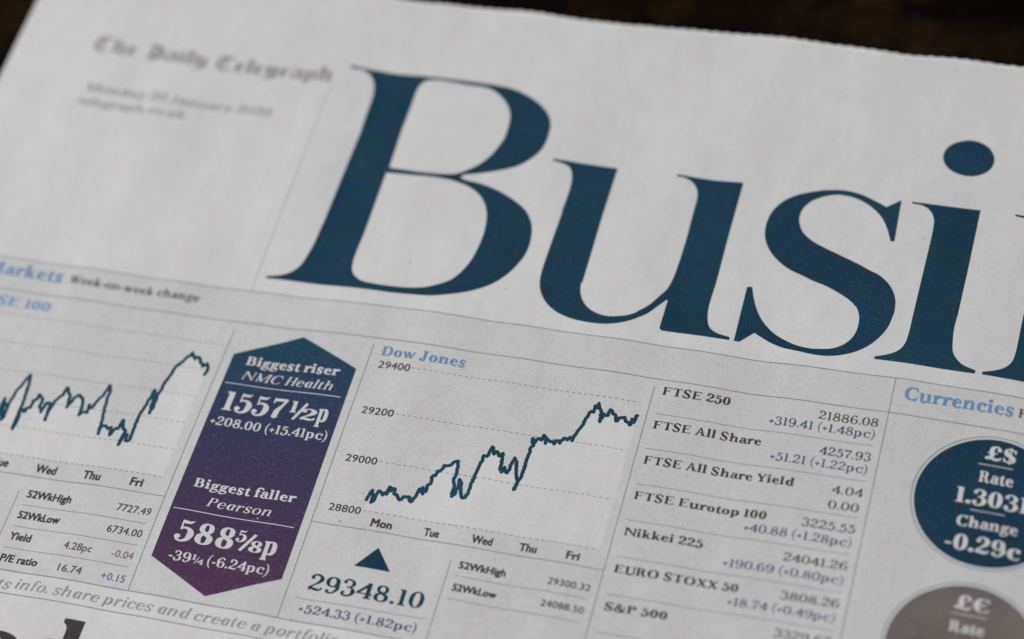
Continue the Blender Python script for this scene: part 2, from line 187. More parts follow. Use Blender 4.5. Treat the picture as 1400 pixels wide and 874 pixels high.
def glyph(ch, S, H, it=False):
    p = Pen(S, H, it); X = XH; C = CAP; q = S*1.08
    if ch == ' ': return [], 215
    if ch == 'a' and it:
        x = 330; p.stem(x, 0, X, 'r', ''); p.ring(x-70, X/2-2, 205, X/2+8, x-42, 205-q, X/2+8-H*1.3, 48, 312); return p.F, 520
    if ch == 'a':
        x = 300; p.stem(x, 55, X-120, '', ''); m = x+S/2
        p.st((m, X-125, S), (m-6, X-70, S*.9), (m-60, X-10, S*.42), (m-125, X-6, H*1.2), (m-200, X-32, H*1.4), (m-230, X-80, H*1.6))
        p.disc(m-208, X-98, S*.44)
        p.st((m+4, 90, S*.9), (m+16, 30, S*.55), (m+70, 8, H*1.5), (m+115, 36, H))
        p.ring(195, 135, 158, 145, 218, 158-q*.72, 145-H*1.3, 70, 292)
        p.st((x+20, 275, H*1.3), (x-60, 262, H*1.4), (x-130, 245, S*.4)); p.st((x+20, 66, H*1.2), (x-50, 18, H*1.4), (x-110, 2, H*2))
        return p.F, 500
    if ch == 'b':
        p.stem(75, 30, ASC, '', 'f'); p.poly((75,0),(75,60),(75+S*.7,60),(90,0))
        p.ring(75+S+100, X/2-2, 200, X/2+12, 75+S+68, 210-q, X/2+12-H*1.3, -128, 128); return p.F, 560
    if ch == 'c':
        p.ring(255, X/2, 222, X/2+12, 262, 222-q, X/2+12-H*1.2, 62, 300)
        p.st((330, 455, H*1.8), (385, 415, H*2.4), (392, 365, H*2.4)); p.disc(372, 358, S*.46); p.st((300, -2, H*1.8), (375, 25, H*1.3), (430, 110, H)); return p.F, 470
    if ch == 'd':
        x = 370; p.stem(x, 0, ASC, 'r', 'f')
        p.ring(x-88, X/2-2, 222, X/2+12, x-60, 222-q, X/2+12-H*1.3, 48, 312); return p.F, 560
    if ch == 'e':
        p.ring(255, X/2, 222, X/2+12, 262, 222-q, X/2+12-H*1.2, 90, 300)
        p.ring(255, X/2, 195, X/2+12, 262, 195-S*.86, X/2+12-H*1.2, 0, 90); p.box(80, X/2+2, 450, X/2+2+H*1.15)
        p.st((300, -2, H*1.8), (375, 25, H*1.3), (435, 115, H)); return p.F, 480
    if ch == 'f':
        p.stem(85, 0, 590, 'lr', ''); p.st((85+S/2, 580, S), (85+S*.62, 665, S*.75), (85+S*1.2, 722, H*2), (85+S*1.9, 722, H*1.3), (85+S*2.35, 690, H*1.6)); p.disc(85+S*2.3, 665, S*.44)
        p.box(30, X-H, 85+S+95, X); return p.F, 330
    if ch == 'g':
        p.ring(235, X-155, 178, 163, 235, 178-q*.88, 163-H*1.2); p.st((370, X-60, H*1.5), (430, X-20, H*1.6), (480, X-10, H*1.6)); p.disc(478, X-28, S*.3)
        p.st((150, 190, H*1.3), (90, 140, S*.35), (85, 85, S*.6), (180, 62, S*.75), (330, 50, S*.8), (430, -20, S*.72), (400, -120, S*.35), (260, -175, H*1.4), (110, -160, H*1.9), (45, -105, S*.4), (75, -45, H*1.6), (150, -5, H*1.2), n=6)
        return p.F, 500
    if ch == 'h': p.stem(75, 0, ASC, 'lr', 'f'); arch(p, 75, 2); return p.F, 610
    if ch == 'i': p.stem(75, 0, X, 'lr', 'f'); p.disc(75+S*.46, 640, S*.62); return p.F, 130+S+30
    if ch == 'j': p.stem(75, -40, X, '', 'f'); p.disc(75+S*.46, 640, S*.62); p.st((75+S/2,-30,S),(75+S*.4,-130,S*.7),(20,-190,H*1.6),(-40,-160,H*1.5)); return p.F, 290
    if ch == 'k':
        p.stem(75, 0, ASC, 'lr', 'f'); p.st((75+S-5, 190, H*1.4), (400, X-10, H*1.4)); p.st((75+S+55, 265, S*.95), (75+S+230, 10, S*.95))
        p.box(330, X-H, 480, X); p.box(75+S+120, 0, 75+S+330, H); return p.F, 560
    if ch == 'l': p.stem(75, 0, ASC, 'lr', 'f'); return p.F, 130+S+30
    if ch == 'm': p.stem(75, 0, X, 'lr', 'f'); arch(p, 75, 2); arch(p, 330+S*.0+S*.35, 2); return p.F, 900
    if ch == 'n': p.stem(75, 0, X, 'lr', 'f'); arch(p, 75, 2); return p.F, 610
    if ch == 'o': p.O(258, X/2, 225, X/2+12); return p.F, 516
    if ch == 'p':
        p.stem(75, -200, X, 'lr', 'f'); p.ring(75+S+100, X/2+2, 202, X/2+12, 75+S+68, 212-q, X/2+12-H*1.3, -128, 128); return p.F, 560
    if ch == 'q': x=370; p.stem(x,-200,X,'lr',''); p.ring(x-88, X/2, 222, X/2+12, x-60, 222-q, X/2+12-H*1.3, 48, 312); return p.F, 560
    if ch == 'r':
        p.stem(75, 0, X, 'lr', 'f'); p.st((75+S-6, 300, H*1.5), (75+S+50, 430, H*2), (75+S+120, X, S*.3), (75+S+175, X-25, S*.35)); p.disc(75+S+172, X-60, S*.5); return p.F, 430
    if ch == 's': sshape(p, X, 55, 385, .86); return p.F, 440
    if ch == 't': p.stem(85, 55, X+10, '', ''); p.poly((30,X-H),(85,X),(85+S*.85,630),(85+S,630),(85+S,X-H)); p.box(30, X-H, 85+S+90, X); p.st((85+S/2, 75, S), (85+S*.62, 22, S*.72), (85+S*1.15, 4, H*1.8), (85+S*1.8, 60, H)); return p.F, 350
    if ch == 'u':
        p.stem(65, 110, X, '', 'f'); p.st((65+S/2, 120, S), (65+S*.62, 30, S*.8), (65+S*1.35, -2, H*2.2), (300, 20, H*1.6), (385, 90, H*1.4)); p.stem(375, 0, X, 'r', 'f'); return p.F, 590
    if ch in 'vy':
        p.st((95, X-5, S*.95), (275, 20, S*.95)); p.st((270, 0, H*1.3), (440, X-5, H*1.3)); p.box(15, X-H, 200, X); p.box(365, X-H, 510, X); p.poly((200,40),(290,-12),(310,40))
        if ch == 'y': p.st((280, 20, H*1.6), (225, -120, H*1.6), (150, -190, H*2), (80,-170,H*2)); p.disc(95, -155, S*.42)
        return p.F, 520
    if ch == 'w':
        for o in (0, 235): p.st((90+o, X-5, S*.9), (245+o, 20, S*.9)); p.st((240+o, 0, H*1.3), (355+o+(50 if o else -20), X-5, H*1.3))
        p.box(15, X-H, 190, X); p.box(265, X-H, 400, X); p.box(570, X-H, 710, X); return p.F, 720
    if ch == 'x':
        p.st((110, X-8, S*.95), (390, 8, S*.95)); p.st((95, 8, H*1.3), (385, X-8, H*1.3)); p.box(25,X-H,215,X); p.box(310,X-H,455,X); p.box(25,0,165,H); p.box(290,0,475,H); return p.F, 500
    if ch == 'z': p.st((380,X-15,S*.8),(80,15,S*.8)); p.box(50,X-H,420,X); p.box(50,0,420,H); p.poly((50,X),(50,X-120),(80,X-30)); p.poly((420,0),(420,130),(390,20)); return p.F, 470
    # capitals
    def arm(x, y, l, up, b=1.0):   # hairline arm with a beaked end
        p.box(x, y-(H if up < 0 else 0), x+l, y+(0 if up < 0 else H)); s_ = 1 if up > 0 else -1
        p.poly((x+l, y), (x+l-75*b, y+s_*H*.6), (x+l-28*b, y+s_*(H+60*b)), (x+l-12*b, y+s_*170*b), (x+l, y+s_*170*b))
    def mid(x, y, l):
        p.box(x, y, x+l, y+H); p.poly((x+l, y-85), (x+l, y+85+H), (x+l-14, y+85+H), (x+l-40, y+H+8), (x+l-70, y+H), (x+l-70, y), (x+l-40, y-8), (x+l-14, y-85))
    if ch == 'A':
        w = S*1.02; p.st((332, C-5, H*1.3), (105, 0, H*1.3)); p.poly((305, C+6), (372, C+6), (625, 0), (625-w*1.18, 0)); p.box(160, 215, 480, 215+H)
        p.box(20, 0, 200, H); p.box(625-w*1.18-45, 0, 690, H); return p.F, 700
    if ch in 'BPRD':
        p.stem(85, 0, C, 'l', 'l'); x = 85+S
        if ch == 'D': p.ring(x+60, C/2, 345, C/2, x+40, 365-q, C/2-H, -90, 90); p.box(x-5, C-H, x+62, C); p.box(x-5, 0, x+62, H); return p.F, 85+S+450
        m = 355
        p.ring(x+110, (C+m)/2, 185, (C-m)/2, x+100, 195-q, (C-m)/2-H, -90, 90); p.box(x-5, C-H, x+112, C); p.box(x-5, m, x+112, m+H)
        if ch == 'B': p.ring(x+130, (m+H)/2, 215, (m+H)/2, x+112, 233-q, (m+H)/2-H, -90, 90); p.box(x-5, 0, x+132, H); return p.F, 85+S+400
        p.box(39, 0, 85+S+50, H)
        if ch == 'P': return p.F, 85+S+350
        p.st((x+120, m+10, S*.6), (x+190, m-70, S), (x+215, 110, S), (x+260, 20, S*.6), (x+330, 12, H*1.6), (x+365, 60, H)); return p.F, 85+S+420
    if ch in 'CG':
        p.ring(365, C/2, 325, C/2+14, 380, 325-q, C/2+14-H*1.2, 55, 305)
        p.st((470, C-4, H*2.4), (560, 610, H*1.4), (600, 500, H)); p.poly((600, C), (615, C), (615, 470), (596, 470), (545, 610)); 
        if ch == 'C': p.st((470, 4, H*2.4), (560, 70, H*1.5), (615, 190, H)); return p.F, 680
        p.stem(505, 20, 290, '', 'lr'); p.st((450, 0, H*2), (540, 40, H*2)); return p.F, 740
    if ch in 'EFL':
        p.stem(85, 0, C, 'lr' if ch == 'F' else 'l', 'l'); x = 85+S-4
        if ch != 'L': arm(x, C, 330, -1); mid(x, 345, 190)
        if ch != 'F': arm(x, 0, 355, 1)
        return p.F, 85+S+(360 if ch != 'F' else 345)+40
    if ch == 'H': p.stem(85,0,C,'lr','lr'); p.stem(85+S+260,0,C,'lr','lr'); p.box(85+S-4, 345, 85+S+264, 345+H); return p.F, 430+S*2
    if ch == 'I': p.stem(85,0,C,'lr','lr',e=60); return p.F, 170+S
    if ch == 'J': p.stem(210,110,C,'','lr',e=70); p.st((210+S/2,120,S),(210+S*.42,20,S*.75),(150,-14,H*1.8),(80,20,H*1.8),(62,80,H*1.6)); p.disc(95,88,S*.48); return p.F, 300+S+50
    if ch == 'K': p.stem(85,0,C,'lr','lr'); x=85+S; p.st((x-5,250,H*1.4),(x+300,C-10,H*1.4)); p.st((x+95,355,S),(x+330,10,S)); p.box(x+220,C-H,x+400,C); p.box(x+220,0,x+440,H); return p.F, x+470
    if ch == 'M': p.stem(80+H*2,0,C,'lr','l',w=H*1.6); p.stem(690,0,C,'lr','r'); p.poly((60,C),(60+S*1.15,C),(60+S*1.15+285,110),(400,0),(375,0)); p.st((400,10,H*1.4),(700,C-5,H*1.6)); return p.F, 790+S
    if ch == 'N': p.stem(85,0,C,'lr','l',w=H*1.6); p.stem(590,0,C,'','lr',w=H*1.6); p.poly((60,C),(60+S*1.3,C),(590+H*1.6,70),(590+H*1.6,-8),(590+H*.9,-8),(60+S*.25,C-S*.5)); return p.F, 740
    if ch == 'O': p.O(375, C/2, 330, C/2+14, q*1.02); return p.F, 750
    if ch == 'Q': p.O(375, C/2, 330, C/2+14, q*1.02); return p.F, 750
    if ch == 'S': sshape(p, C, 65, 500, 1.0); return p.F, 580
    if ch == 'T':
        p.stem(300-S/2,0,C,'lr','',e=62); p.box(40,C-H,560,C)
        for s_, x in ((1, 40), (-1, 560)): p.poly((x,C),(x+s_*90,C-H*.5),(x+s_*32,C-H-50),(x+s_*14,C-185),(x,C-185))
        return p.F, 600
    if ch == 'U': p.stem(85,190,C,'','lr'); p.stem(520,190,C,'','lr',w=H*1.5); p.st((85+S/2,195,S),(85+S*.6,70,S*.85),(85+S*1.6,-4,H*2.4),(430,20,H*1.8),(520+H*.6,110,H*1.5),(520+H*.75,200,H*1.5)); return p.F, 660
    if ch == 'V': p.st((105,C-5,S),(345,15,S)); p.st((335,0,H*1.4),(560,C-5,H*1.4)); p.box(15,C-H,235,C); p.box(470,C-H,640,C); return p.F, 650
    if ch == 'W':
        for o in (0, 310): p.st((105+o,C-5,S),(320+o,15,S)); p.st((312+o,0,H*1.4),(440+o+(85 if o else -30),C-5,H*1.4))
        p.box(15,C-H,225,C); p.box(350,C-H,520,C); p.box(740,C-H,910,C); return p.F, 915
    if ch == 'X': p.st((140,C-12,S),(510,12,S)); p.st((120,12,H*1.4),(515,C-12,H*1.4)); p.box(30,C-H,260,C); p.box(410,C-H,600,C); p.box(30,0,210,H); p.box(390,0,620,H); return p.F, 640
    if ch == 'Y': p.st((105,C-5,S),(320,300,S)); p.st((330,300,H*1.4),(540,C-5,H*1.4)); p.stem(330-S/2,0,330,'lr','',e=60); p.box(15,C-H,235,C); p.box(450,C-H,620,C); return p.F, 630
    # figures (lining)
    if ch == '0': p.O(255, C/2, 222, C/2+10, q*.98); return p.F, 510
    if ch == '1': p.stem(165-S/2+10, 0, C, 'lr', 'f', e=58); return p.F, 345
    if ch == '2':
        p.st((75, 560, H*1.6), (130, 670, H*1.6), (240, C, H*1.8), (355, 640, S*.8), (385, 520, q), (330, 390, S*.85), (200, 250, S*.45), (100, 130, H*2), (62, 60, H*1.6)); p.disc(108, 548, S*.5)
        p.st((60, 40, S*.3), (150, 75, S*.75), (290, 50, S*.9), (400, 60, S*.55), (440, 170, H*1.2)); p.box(50, 0, 100, 60); return p.F, 490
    if ch == '3':
        p.st((70, 590, H*1.5), (130, 680, H*1.5), (230, C+2, H*1.6), (340, 640, S*.7), (362, 530, q*.9), (310, 410, S*.55), (180, 372, H*1.2))
        p.st((180, 372, H*1.2), (320, 350, S*.5), (392, 200, q), (340, 50, S*.7), (215, -6, H*1.7), (110, 20, H*1.6), (60, 110, H*1.6)); p.disc(100, 575, S*.46); p.disc(98, 130, S*.5); return p.F, 480
    if ch == '4':
        x = 300; p.stem(x, 0, C, 'lr', '', e=50); p.st((x+S-30, C-12, H*1.8), (x, 560, H*2), (40, 205, H*2)); p.box(20, 185, 480, 185+H*1.1); p.poly((480,120),(480,270),(466,270),(430,205),(430,190),(466,120)) ; return p.F, 505
    if ch == '5':
        p.box(110, 370, 110+H*1.1, 690); p.poly((110, C), (110, 610), (200, 585), (330, 590), (410, C+10), (300,675)); 
        p.st((110+H*.5, 380, H*1.2), (190, 440, H*1.5), (300, 425, S*.6), (375, 340, S*.95), (385, 220, q), (335, 70, S*.75), (220, -6, H*1.7), (110, 20, H*1.6), (60, 110, H*1.6)); p.disc(98, 130, S*.5); return p.F, 480
    if ch == '6':
        p.ring(262, 215, 215, 228, 268, 215-q*.95, 228-H*1.2); p.st((400, 640, H*1.8), (310, C, H*1.6), (190, 660, S*.55), (90, 480, S*.95), (47+q*.5, 330, q), (47+q*.5, 220, q)); p.disc(385, 610, S*.46); return p.F, 510
    if ch == '9':
        p.ring(248, 485, 215, 228, 242, 215-q*.95, 228-H*1.2); p.st((110, 60, H*1.8), (200, 0, H*1.6), (320, 40, S*.55), (420, 220, S*.95), (463-q*.5, 370, q), (463-q*.5, 480, q)); p.disc(125, 90, S*.46); return p.F, 510
    if ch == '7':
        p.poly((60, C+4), (60, 500), (76, 500), (110, 590), (180, 600), (380, 600), (445, C)); p.st((430, C-30, H*1.5), (330, 450, S*.55), (230, 250, S*.95), (205, 50, S*1.05)); p.disc(205, 52, S*.55); return p.F, 465
    if ch == '8':
        p.ring(255, 530, 178, 180, 255, 178-S*.85, 180-H*1.2); p.ring(255, 182, 215, 195, 255, 215-q*.92, 195-H*1.2)
        p.st((130, 470, S*.5), (255, 360, S*.8), (390, 260, S*.6)); return p.F, 510
    if ch == '.': p.disc(95, S*.5, S*.58); return p.F, 190
    if ch == ',': p.disc(95, S*.5, S*.58); p.st((130, 40, H*2), (120,-50,H*1.6), (70,-110,H)); return p.F, 190
    if ch == '-': p.box(30, 195, 230, 195+max(H*2.2, S*.5)); return p.F, 260
    if ch == '+': p.box(30, 235, 330, 235+H*1.7); p.box(180-H*.85, 110, 180+H*.85, 420); return p.F, 360
    if ch == '(': p.st((250, 780, H), (140, 620, S*.5), (85, 300, S*.72), (140, -20, S*.5), (250, -180, H)); return p.F, 270
    if ch == ')': p.st((20, 780, H), (130, 620, S*.5), (185, 300, S*.72), (130, -20, S*.5), (20, -180, H)); return p.F, 270
    if ch == '/': p.st((-70, -40, H*1.6), (230, 740, H*1.6)); return p.F, 160
    if ch == '&':
        p.ring(265, 540, 150, 168, 262, 150-S*.7, 168-H*1.2); p.st((150, 500, S*.6), (330, 250, S), (560, 10, S*.9)); p.st((220, 385, H*1.6), (90, 270, S*.8), (75, 150, S), (180, 8, S*.4), (320, -2, H*1.8), (470, 130, H*1.6), (560, 330, H*1.3), (590, 400, H)); p.box(490, 390, 670, 390+H); p.box(500,0,680,H); return p.F, 700
    if ch == '£':
        p.st((480, 560, H*1.6), (430, 680, H*1.8), (330, C, H*2), (235, 620, S*.9), (215, 430, S), (235, 230, S), (180, 90, S*.7), (80, 40, H*2.4), (60, 100, H*1.6), (140, 120, H*2), (300, 40, S*.8), (430, 30, S*.75), (505, 90, H*1.8), (520, 170, H)); p.disc(455, 545, S*.52); p.box(80, 330, 400, 330+H*1.3); return p.F, 560
    if ch == '$': sshape(p, C, 50, 440, .98); p.box(232, -90, 232+H*1.5, 790); return p.F, 500
    if ch == '€':
        p.ring(320, C/2, 265, C/2+12, 335, 265-q, C/2+12-H*1.2, 52, 308); p.st((450, C-30, H*2), (520, 560, H*1.4)); p.poly((540, C), (525, 500), (505, 500), (450, 650)); p.st((450, 28, H*2), (540, 150, H*1.2)); p.box(10, 390, 440, 390+H*1.3); p.box(10, 290, 420, 290+H*1.3); return p.F, 580
    return [], 300
def arch(p, x, k):
    S, H = p.S, p.H; X = XH; xr = x+300
    p.stem(xr, 0, X-140, 'lr', '')
    p.st((x+S-8, 320, H*1.3), (x+S+45, 415, H*1.8), (x+S+110, X, S*.42), (xr+S*.25, X-35, S*.72), (xr+S/2, X-110, S), (xr+S/2, X-160, S))
def sshape(p, T, x0, x1, k):
    S, H = p.S, p.H; w = x1-x0; cx = (x0+x1)/2; t = S*1.12*k/.95
    p.st((x1-30, T*.76, H*1.3), (x1-60, T*.90, H*1.8), (cx+10, T+4, H*1.8), (x0+w*.18, T*.94, S*.5), (x0+S*.46, T*.76, t*.85), (x0+w*.26, T*.60, t*1.02),
         (cx+w*.10, T*.45, t*1.05), (x1-S*.48, T*.27, t*.9), (x1-w*.2, T*.06, S*.5), (cx-10, -6, H*1.8), (x0+45, T*.10, H*1.9), (x0+18, T*.25, H*1.3), n=6)
    p.poly((x1-15, T+4), (x1, T+4), (x1-4, T*.67), (x1-24, T*.67), (x1-70, T*.88)); p.poly((x0, -6), (x0+15, -6), (x0+70, T*.12), (x0+24, T*.33), (x0+2, T*.33))
def blackletter(ch, S, H):
    p = Pen(S, H); X = 470
    def mn(x, y0=0, y1=X):      # broken-pen minim with lozenge head and foot
        p.box(x, y0+50, x+S, y1-50); d = S*.75
        p.poly((x-d*.35, y1-55), (x+S*.5, y1+18), (x+S+d*.3, y1-60), (x+S*.5, y1-125)); p.poly((x-d*.3, y0+60), (x+S*.5, y0+120), (x+S+d*.4, y0+58), (x+S*.5, y0-18))
    if ch == ' ': return [], 260
    if ch == 'T':
        p.st((60, 600, S*.5), (180, 690, S*.9), (330, 640, S*.9), (500, 720, S*.5)); p.st((200, 560, S*.6), (90, 440, S), (75, 230, S*1.15), (190, 40, S), (340, 10, S*.6), (480, 110, H)); p.st((330, 620, H*1.4), (260, 400, S*.6), (300, 180, H*1.5)); return p.F, 560
    if ch == 'D':
        p.st((40, 640, H*1.5), (180, 700, S*.8), (380, 640, S), (480, 400, S*1.2), (430, 150, S), (240, 10, S*.7), (40, 60, S*.6)); p.st((230, 640, H*1.5), (170, 400, S*.8), (200, 80, S*.8)); p.st((330, 600, H*1.3), (300, 130, H*1.3)); return p.F, 590
    if ch == 'h': mn(60, 0, 700); mn(290, -60, X); p.st((60+S, 380, H*1.3), (320, 450, H*1.5)); return p.F, 470
    if ch == 'l': mn(60, 0, 700); return p.F, 240
    if ch == 'i': mn(60); p.poly((60, 620), (60+S/2, 690), (60+S, 620), (60+S/2, 560)); return p.F, 240
    if ch == 'e': mn(60); p.poly((60+S*.4, X+10), (330, 400), (290, 300), (240, 350)); p.st((80, 215, H*1.4), (310, 330, H*1.4)); p.st((60+S*.5, 30, S*.6), (300, 50, H*2)); return p.F, 370
    if ch == 'a': mn(270); p.st((80, 430, S*.6), (200, 470, S*.5), (300, 400, S*.5)); p.st((280, 280, H*1.4), (110, 250, S*.5), (90, 90, S*.9), (270, 60, H*1.5)); return p.F, 440
    if ch == 'r': mn(60); p.poly((60+S, 400), (230, 480), (330, 410), (260, 340)); return p.F, 350
    if ch == 'g': mn(60, 20); mn(270, -60); p.st((100, 430, H*1.4), (330, 440, H*2)); p.st((100, 30, H*1.6), (290, 40, H*1.6)); p.st((270+S/2, -30, S*.8), (220, -170, S*.6), (60, -140, S*.5)); return p.F, 450
    if ch == 'p': mn(60, -180); mn(280, 10); p.st((100, 410, H*1.4), (330, 440, H*2)); p.st((100, 30, H*1.6), (300, 40, H*1.6)); return p.F, 460
    if ch == 'y': mn(60, 20, 540); mn(280, -40); p.st((100, 40, H*1.6), (300, 50, H*1.6)); p.st((280+S/2, -20, S*.8), (200, -180, S*.5), (90, -200, H*1.5)); return p.F, 460
    return [], 300
# ---------------------------------------------------------------- materials
def nodes(name, rough=0.85, spec=0.05):
    m = bpy.data.materials.new(name); m.use_nodes = True; nt = m.node_tree
    b = nt.nodes['Principled BSDF']; b.inputs['Roughness'].default_value = rough; b.inputs['Specular IOR Level'].default_value = spec
    tc = nt.nodes.new('ShaderNodeTexCoord')
    return m, nt, b, tc.outputs['Object']
def noise(nt, co, scale, detail=3, rough=.5, stretch=None):
    if stretch:
        mp = nt.nodes.new('ShaderNodeMapping'); mp.inputs['Scale'].default_value = stretch; nt.links.new(co, mp.inputs[0]); co = mp.outputs[0]
    n = nt.nodes.new('ShaderNodeTexNoise'); n.inputs['Scale'].default_value = scale; n.inputs['Detail'].default_value = detail; n.inputs['Roughness'].default_value = rough
    nt.links.new(co, n.inputs['Vector']); return n.outputs[0]
def remap(nt, v, a, b, c, d):
    m = nt.nodes.new('ShaderNodeMapRange'); m.clamp = True
    for i, q in enumerate((a, b, c, d)): m.inputs[i+1].default_value = q
    nt.links.new(v, m.inputs[0]); return m.outputs[0]
def math_(nt, op, a, b):
    m = nt.nodes.new('ShaderNodeMath'); m.operation = op
    for i, q in enumerate((a, b)):
        if isinstance(q, (int, float)): m.inputs[i].default_value = q
        else: nt.links.new(q, m.inputs[i])
    return m.outputs[0]
def mix(nt, f, a, b, mode='MIX'):
    m = nt.nodes.new('ShaderNodeMix'); m.data_type = 'RGBA'; m.blend_type = mode
    for i, q in ((0, f), (6, a), (7, b)):
        if isinstance(q, (int, float)): m.inputs[i].default_value = q
        elif isinstance(q, tuple): m.inputs[i].default_value = (*q, 1)
        else: nt.links.new(q, m.inputs[i])
    return m.outputs[2]
def grey(nt, v):
    c = nt.nodes.new('ShaderNodeCombineColor')
    for i in range(3): nt.links.new(v, c.inputs[i])
    return c.outputs[0]
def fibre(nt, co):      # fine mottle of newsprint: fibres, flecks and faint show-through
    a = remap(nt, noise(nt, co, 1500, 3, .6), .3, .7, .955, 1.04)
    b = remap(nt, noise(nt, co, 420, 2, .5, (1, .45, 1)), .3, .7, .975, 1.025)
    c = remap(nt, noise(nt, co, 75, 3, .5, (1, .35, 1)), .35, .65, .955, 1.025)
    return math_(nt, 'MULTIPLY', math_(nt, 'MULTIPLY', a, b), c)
def bump(nt, b, co, dist=.00003, strength=.5):
    n = noise(nt, co, 1300, 4, .65); bp = nt.nodes.new('ShaderNodeBump'); bp.inputs['Strength'].default_value = strength; bp.inputs['Distance'].default_value = dist
    nt.links.new(n, bp.inputs['Height']); nt.links.new(bp.outputs[0], b.inputs['Normal'])
PAPER = (0.608, 0.603, 0.599)
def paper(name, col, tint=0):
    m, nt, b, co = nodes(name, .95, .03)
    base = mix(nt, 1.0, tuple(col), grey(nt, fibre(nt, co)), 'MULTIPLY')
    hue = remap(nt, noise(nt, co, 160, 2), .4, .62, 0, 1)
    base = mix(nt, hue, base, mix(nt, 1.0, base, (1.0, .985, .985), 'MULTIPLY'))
    if tint:        # a screen of grey dots printed over the stock
        base = mix(nt, 1.0, base, grey(nt, remap(nt, noise(nt, co, 2600, 1), .35, .65, .865, .955)), 'MULTIPLY')
    fl = remap(nt, noise(nt, co, 520, 1, .3), .82, .85, 0, .6)      # rare dark flecks
    base = mix(nt, fl, base, (.22, .2, .19))
    nt.links.new(base, b.inputs['Base Color']); bump(nt, b, co); return m
def ink(name, col, alt=None, thin=.12, specks=0, cov=.06):
    m, nt, b, co = nodes(name, .8, .06)
    base = mix(nt, remap(nt, noise(nt, co, 190, 3, .6), .36, .64, 0, 1), tuple(col), tuple(alt or [c*1.12 for c in col]))
    v = math_(nt, 'MULTIPLY', remap(nt, noise(nt, co, 2100, 3, .7), .3, .7, 1-thin*1.6, 1+thin*1.6), remap(nt, noise(nt, co, 60, 2), .35, .65, .9, 1.1))
    base = mix(nt, 1.0, base, grey(nt, v), 'MULTIPLY')
    k = remap(nt, noise(nt, co, 2600, 2, .6), .58, .78, 0, cov*3)       # paper showing between fibres
    base = mix(nt, k, base, (.4, .4, .4))
    if specks:
        vo = nt.nodes.new('ShaderNodeTexVoronoi'); vo.inputs['Scale'].default_value = 330; nt.links.new(co, vo.inputs['Vector'])
        near = remap(nt, vo.outputs['Distance'], .03, .065, 1, 0)
        sep = nt.nodes.new('ShaderNodeSeparateColor'); nt.links.new(vo.outputs['Color'], sep.inputs[0])
        some = math_(nt, 'GREATER_THAN', sep.outputs[0], 1-specks)
        base = mix(nt, math_(nt, 'MULTIPLY', near, some), base, (.45, .55, .58))
    nt.links.new(base, b.inputs['Base Color']); bump(nt, b, co, .00002, .4); return m
MAT = dict(
    graph=ink('graph_ink', (.014, .056, .098), (.012, .056, .08), thin=.08, cov=.03),
    fray=paper('frayed_newsprint', (.70, .70, .69)),
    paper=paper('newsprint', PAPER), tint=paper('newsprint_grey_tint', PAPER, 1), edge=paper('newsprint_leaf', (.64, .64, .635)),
    k=ink('black_ink', (.048, .044, .045), cov=.05), g=ink('grey_black_ink', (.085, .08, .082), cov=.06), g2=ink('light_grey_ink', (.27, .27, .275)),
    n=ink('navy_ink', (.0105, .040, .082), (.012, .045, .066), thin=.08, cov=.035, specks=.010), b=ink('dark_blue_ink', (.045, .082, .155)), l=ink('light_blue_ink', (.125, .25, .45), (.145, .27, .45)),
    r=ink('red_ink', (.24, .12, .13)), c=ink('blue_grey_ink', (.09, .13, .23)), w=paper('unprinted_lettering', (.60, .585, .60)),
    rule=ink('rule_ink', (.21, .21, .21)), tint_rule=ink('pale_rule_ink', (.36, .36, .36)), t=ink('title_ink', (.26, .245, .245)), t2=ink('date_ink', (.23, .23, .23)), halo=paper('unprinted_ring', (.58, .60, .615)), brown=ink('taupe_ink', (.152, .126, .119), (.165, .137, .130), specks=.02))
def banner_ink():
    m, nt, b, co = nodes('navy_to_plum_ink', .8, .06)
    sx = nt.nodes.new('ShaderNodeSeparateXYZ'); nt.links.new(co, sx.inputs[0])
    wob = math_(nt, 'MULTIPLY', noise(nt, co, 120, 2), .008)
    r = remap(nt, math_(nt, 'ADD', sx.outputs[1], wob), -.1365, -.084, 0, 1)
    cr = nt.nodes.new('ShaderNodeValToRGB'); nt.links.new(r, cr.inputs[0]); e = cr.color_ramp.elements
    e[0].position = 0; e[0].color = (.068, .031, .066, 1); e[1].position = 1; e[1].color = (.012, .046, .075, 1)
    for p_, c_ in ((.30, (.050, .031, .069, 1)), (.55, (.037, .033, .073, 1)), (.80, (.024, .038, .078, 1))):
        q = e.new(p_); q.color = c_
    v = remap(nt, noise(nt, co, 2000, 3, .7), .3, .7, .95, 1.45)
    base = mix(nt, 1.0, cr.outputs[0], grey(nt, v), 'MULTIPLY')
    base = mix(nt, remap(nt, noise(nt, co, 2400, 2, .6), .6, .8, 0, .22), base, (.5, .5, .55))
    vo = nt.nodes.new('ShaderNodeTexVoronoi'); vo.inputs['Scale'].default_value = 420; nt.links.new(co, vo.inputs['Vector'])
    sep = nt.nodes.new('ShaderNodeSeparateColor'); nt.links.new(vo.outputs['Color'], sep.inputs[0])
    base = mix(nt, math_(nt, 'MULTIPLY', remap(nt, vo.outputs['Distance'], .04, .08, 1, 0), math_(nt, 'GREATER_THAN', sep.outputs[0], .95)), base, (.5, .5, .58))
    nt.links.new(base, b.inputs['Base Color']); bump(nt, b, co, .00002, .4); return m
MAT['banner'] = banner_ink()
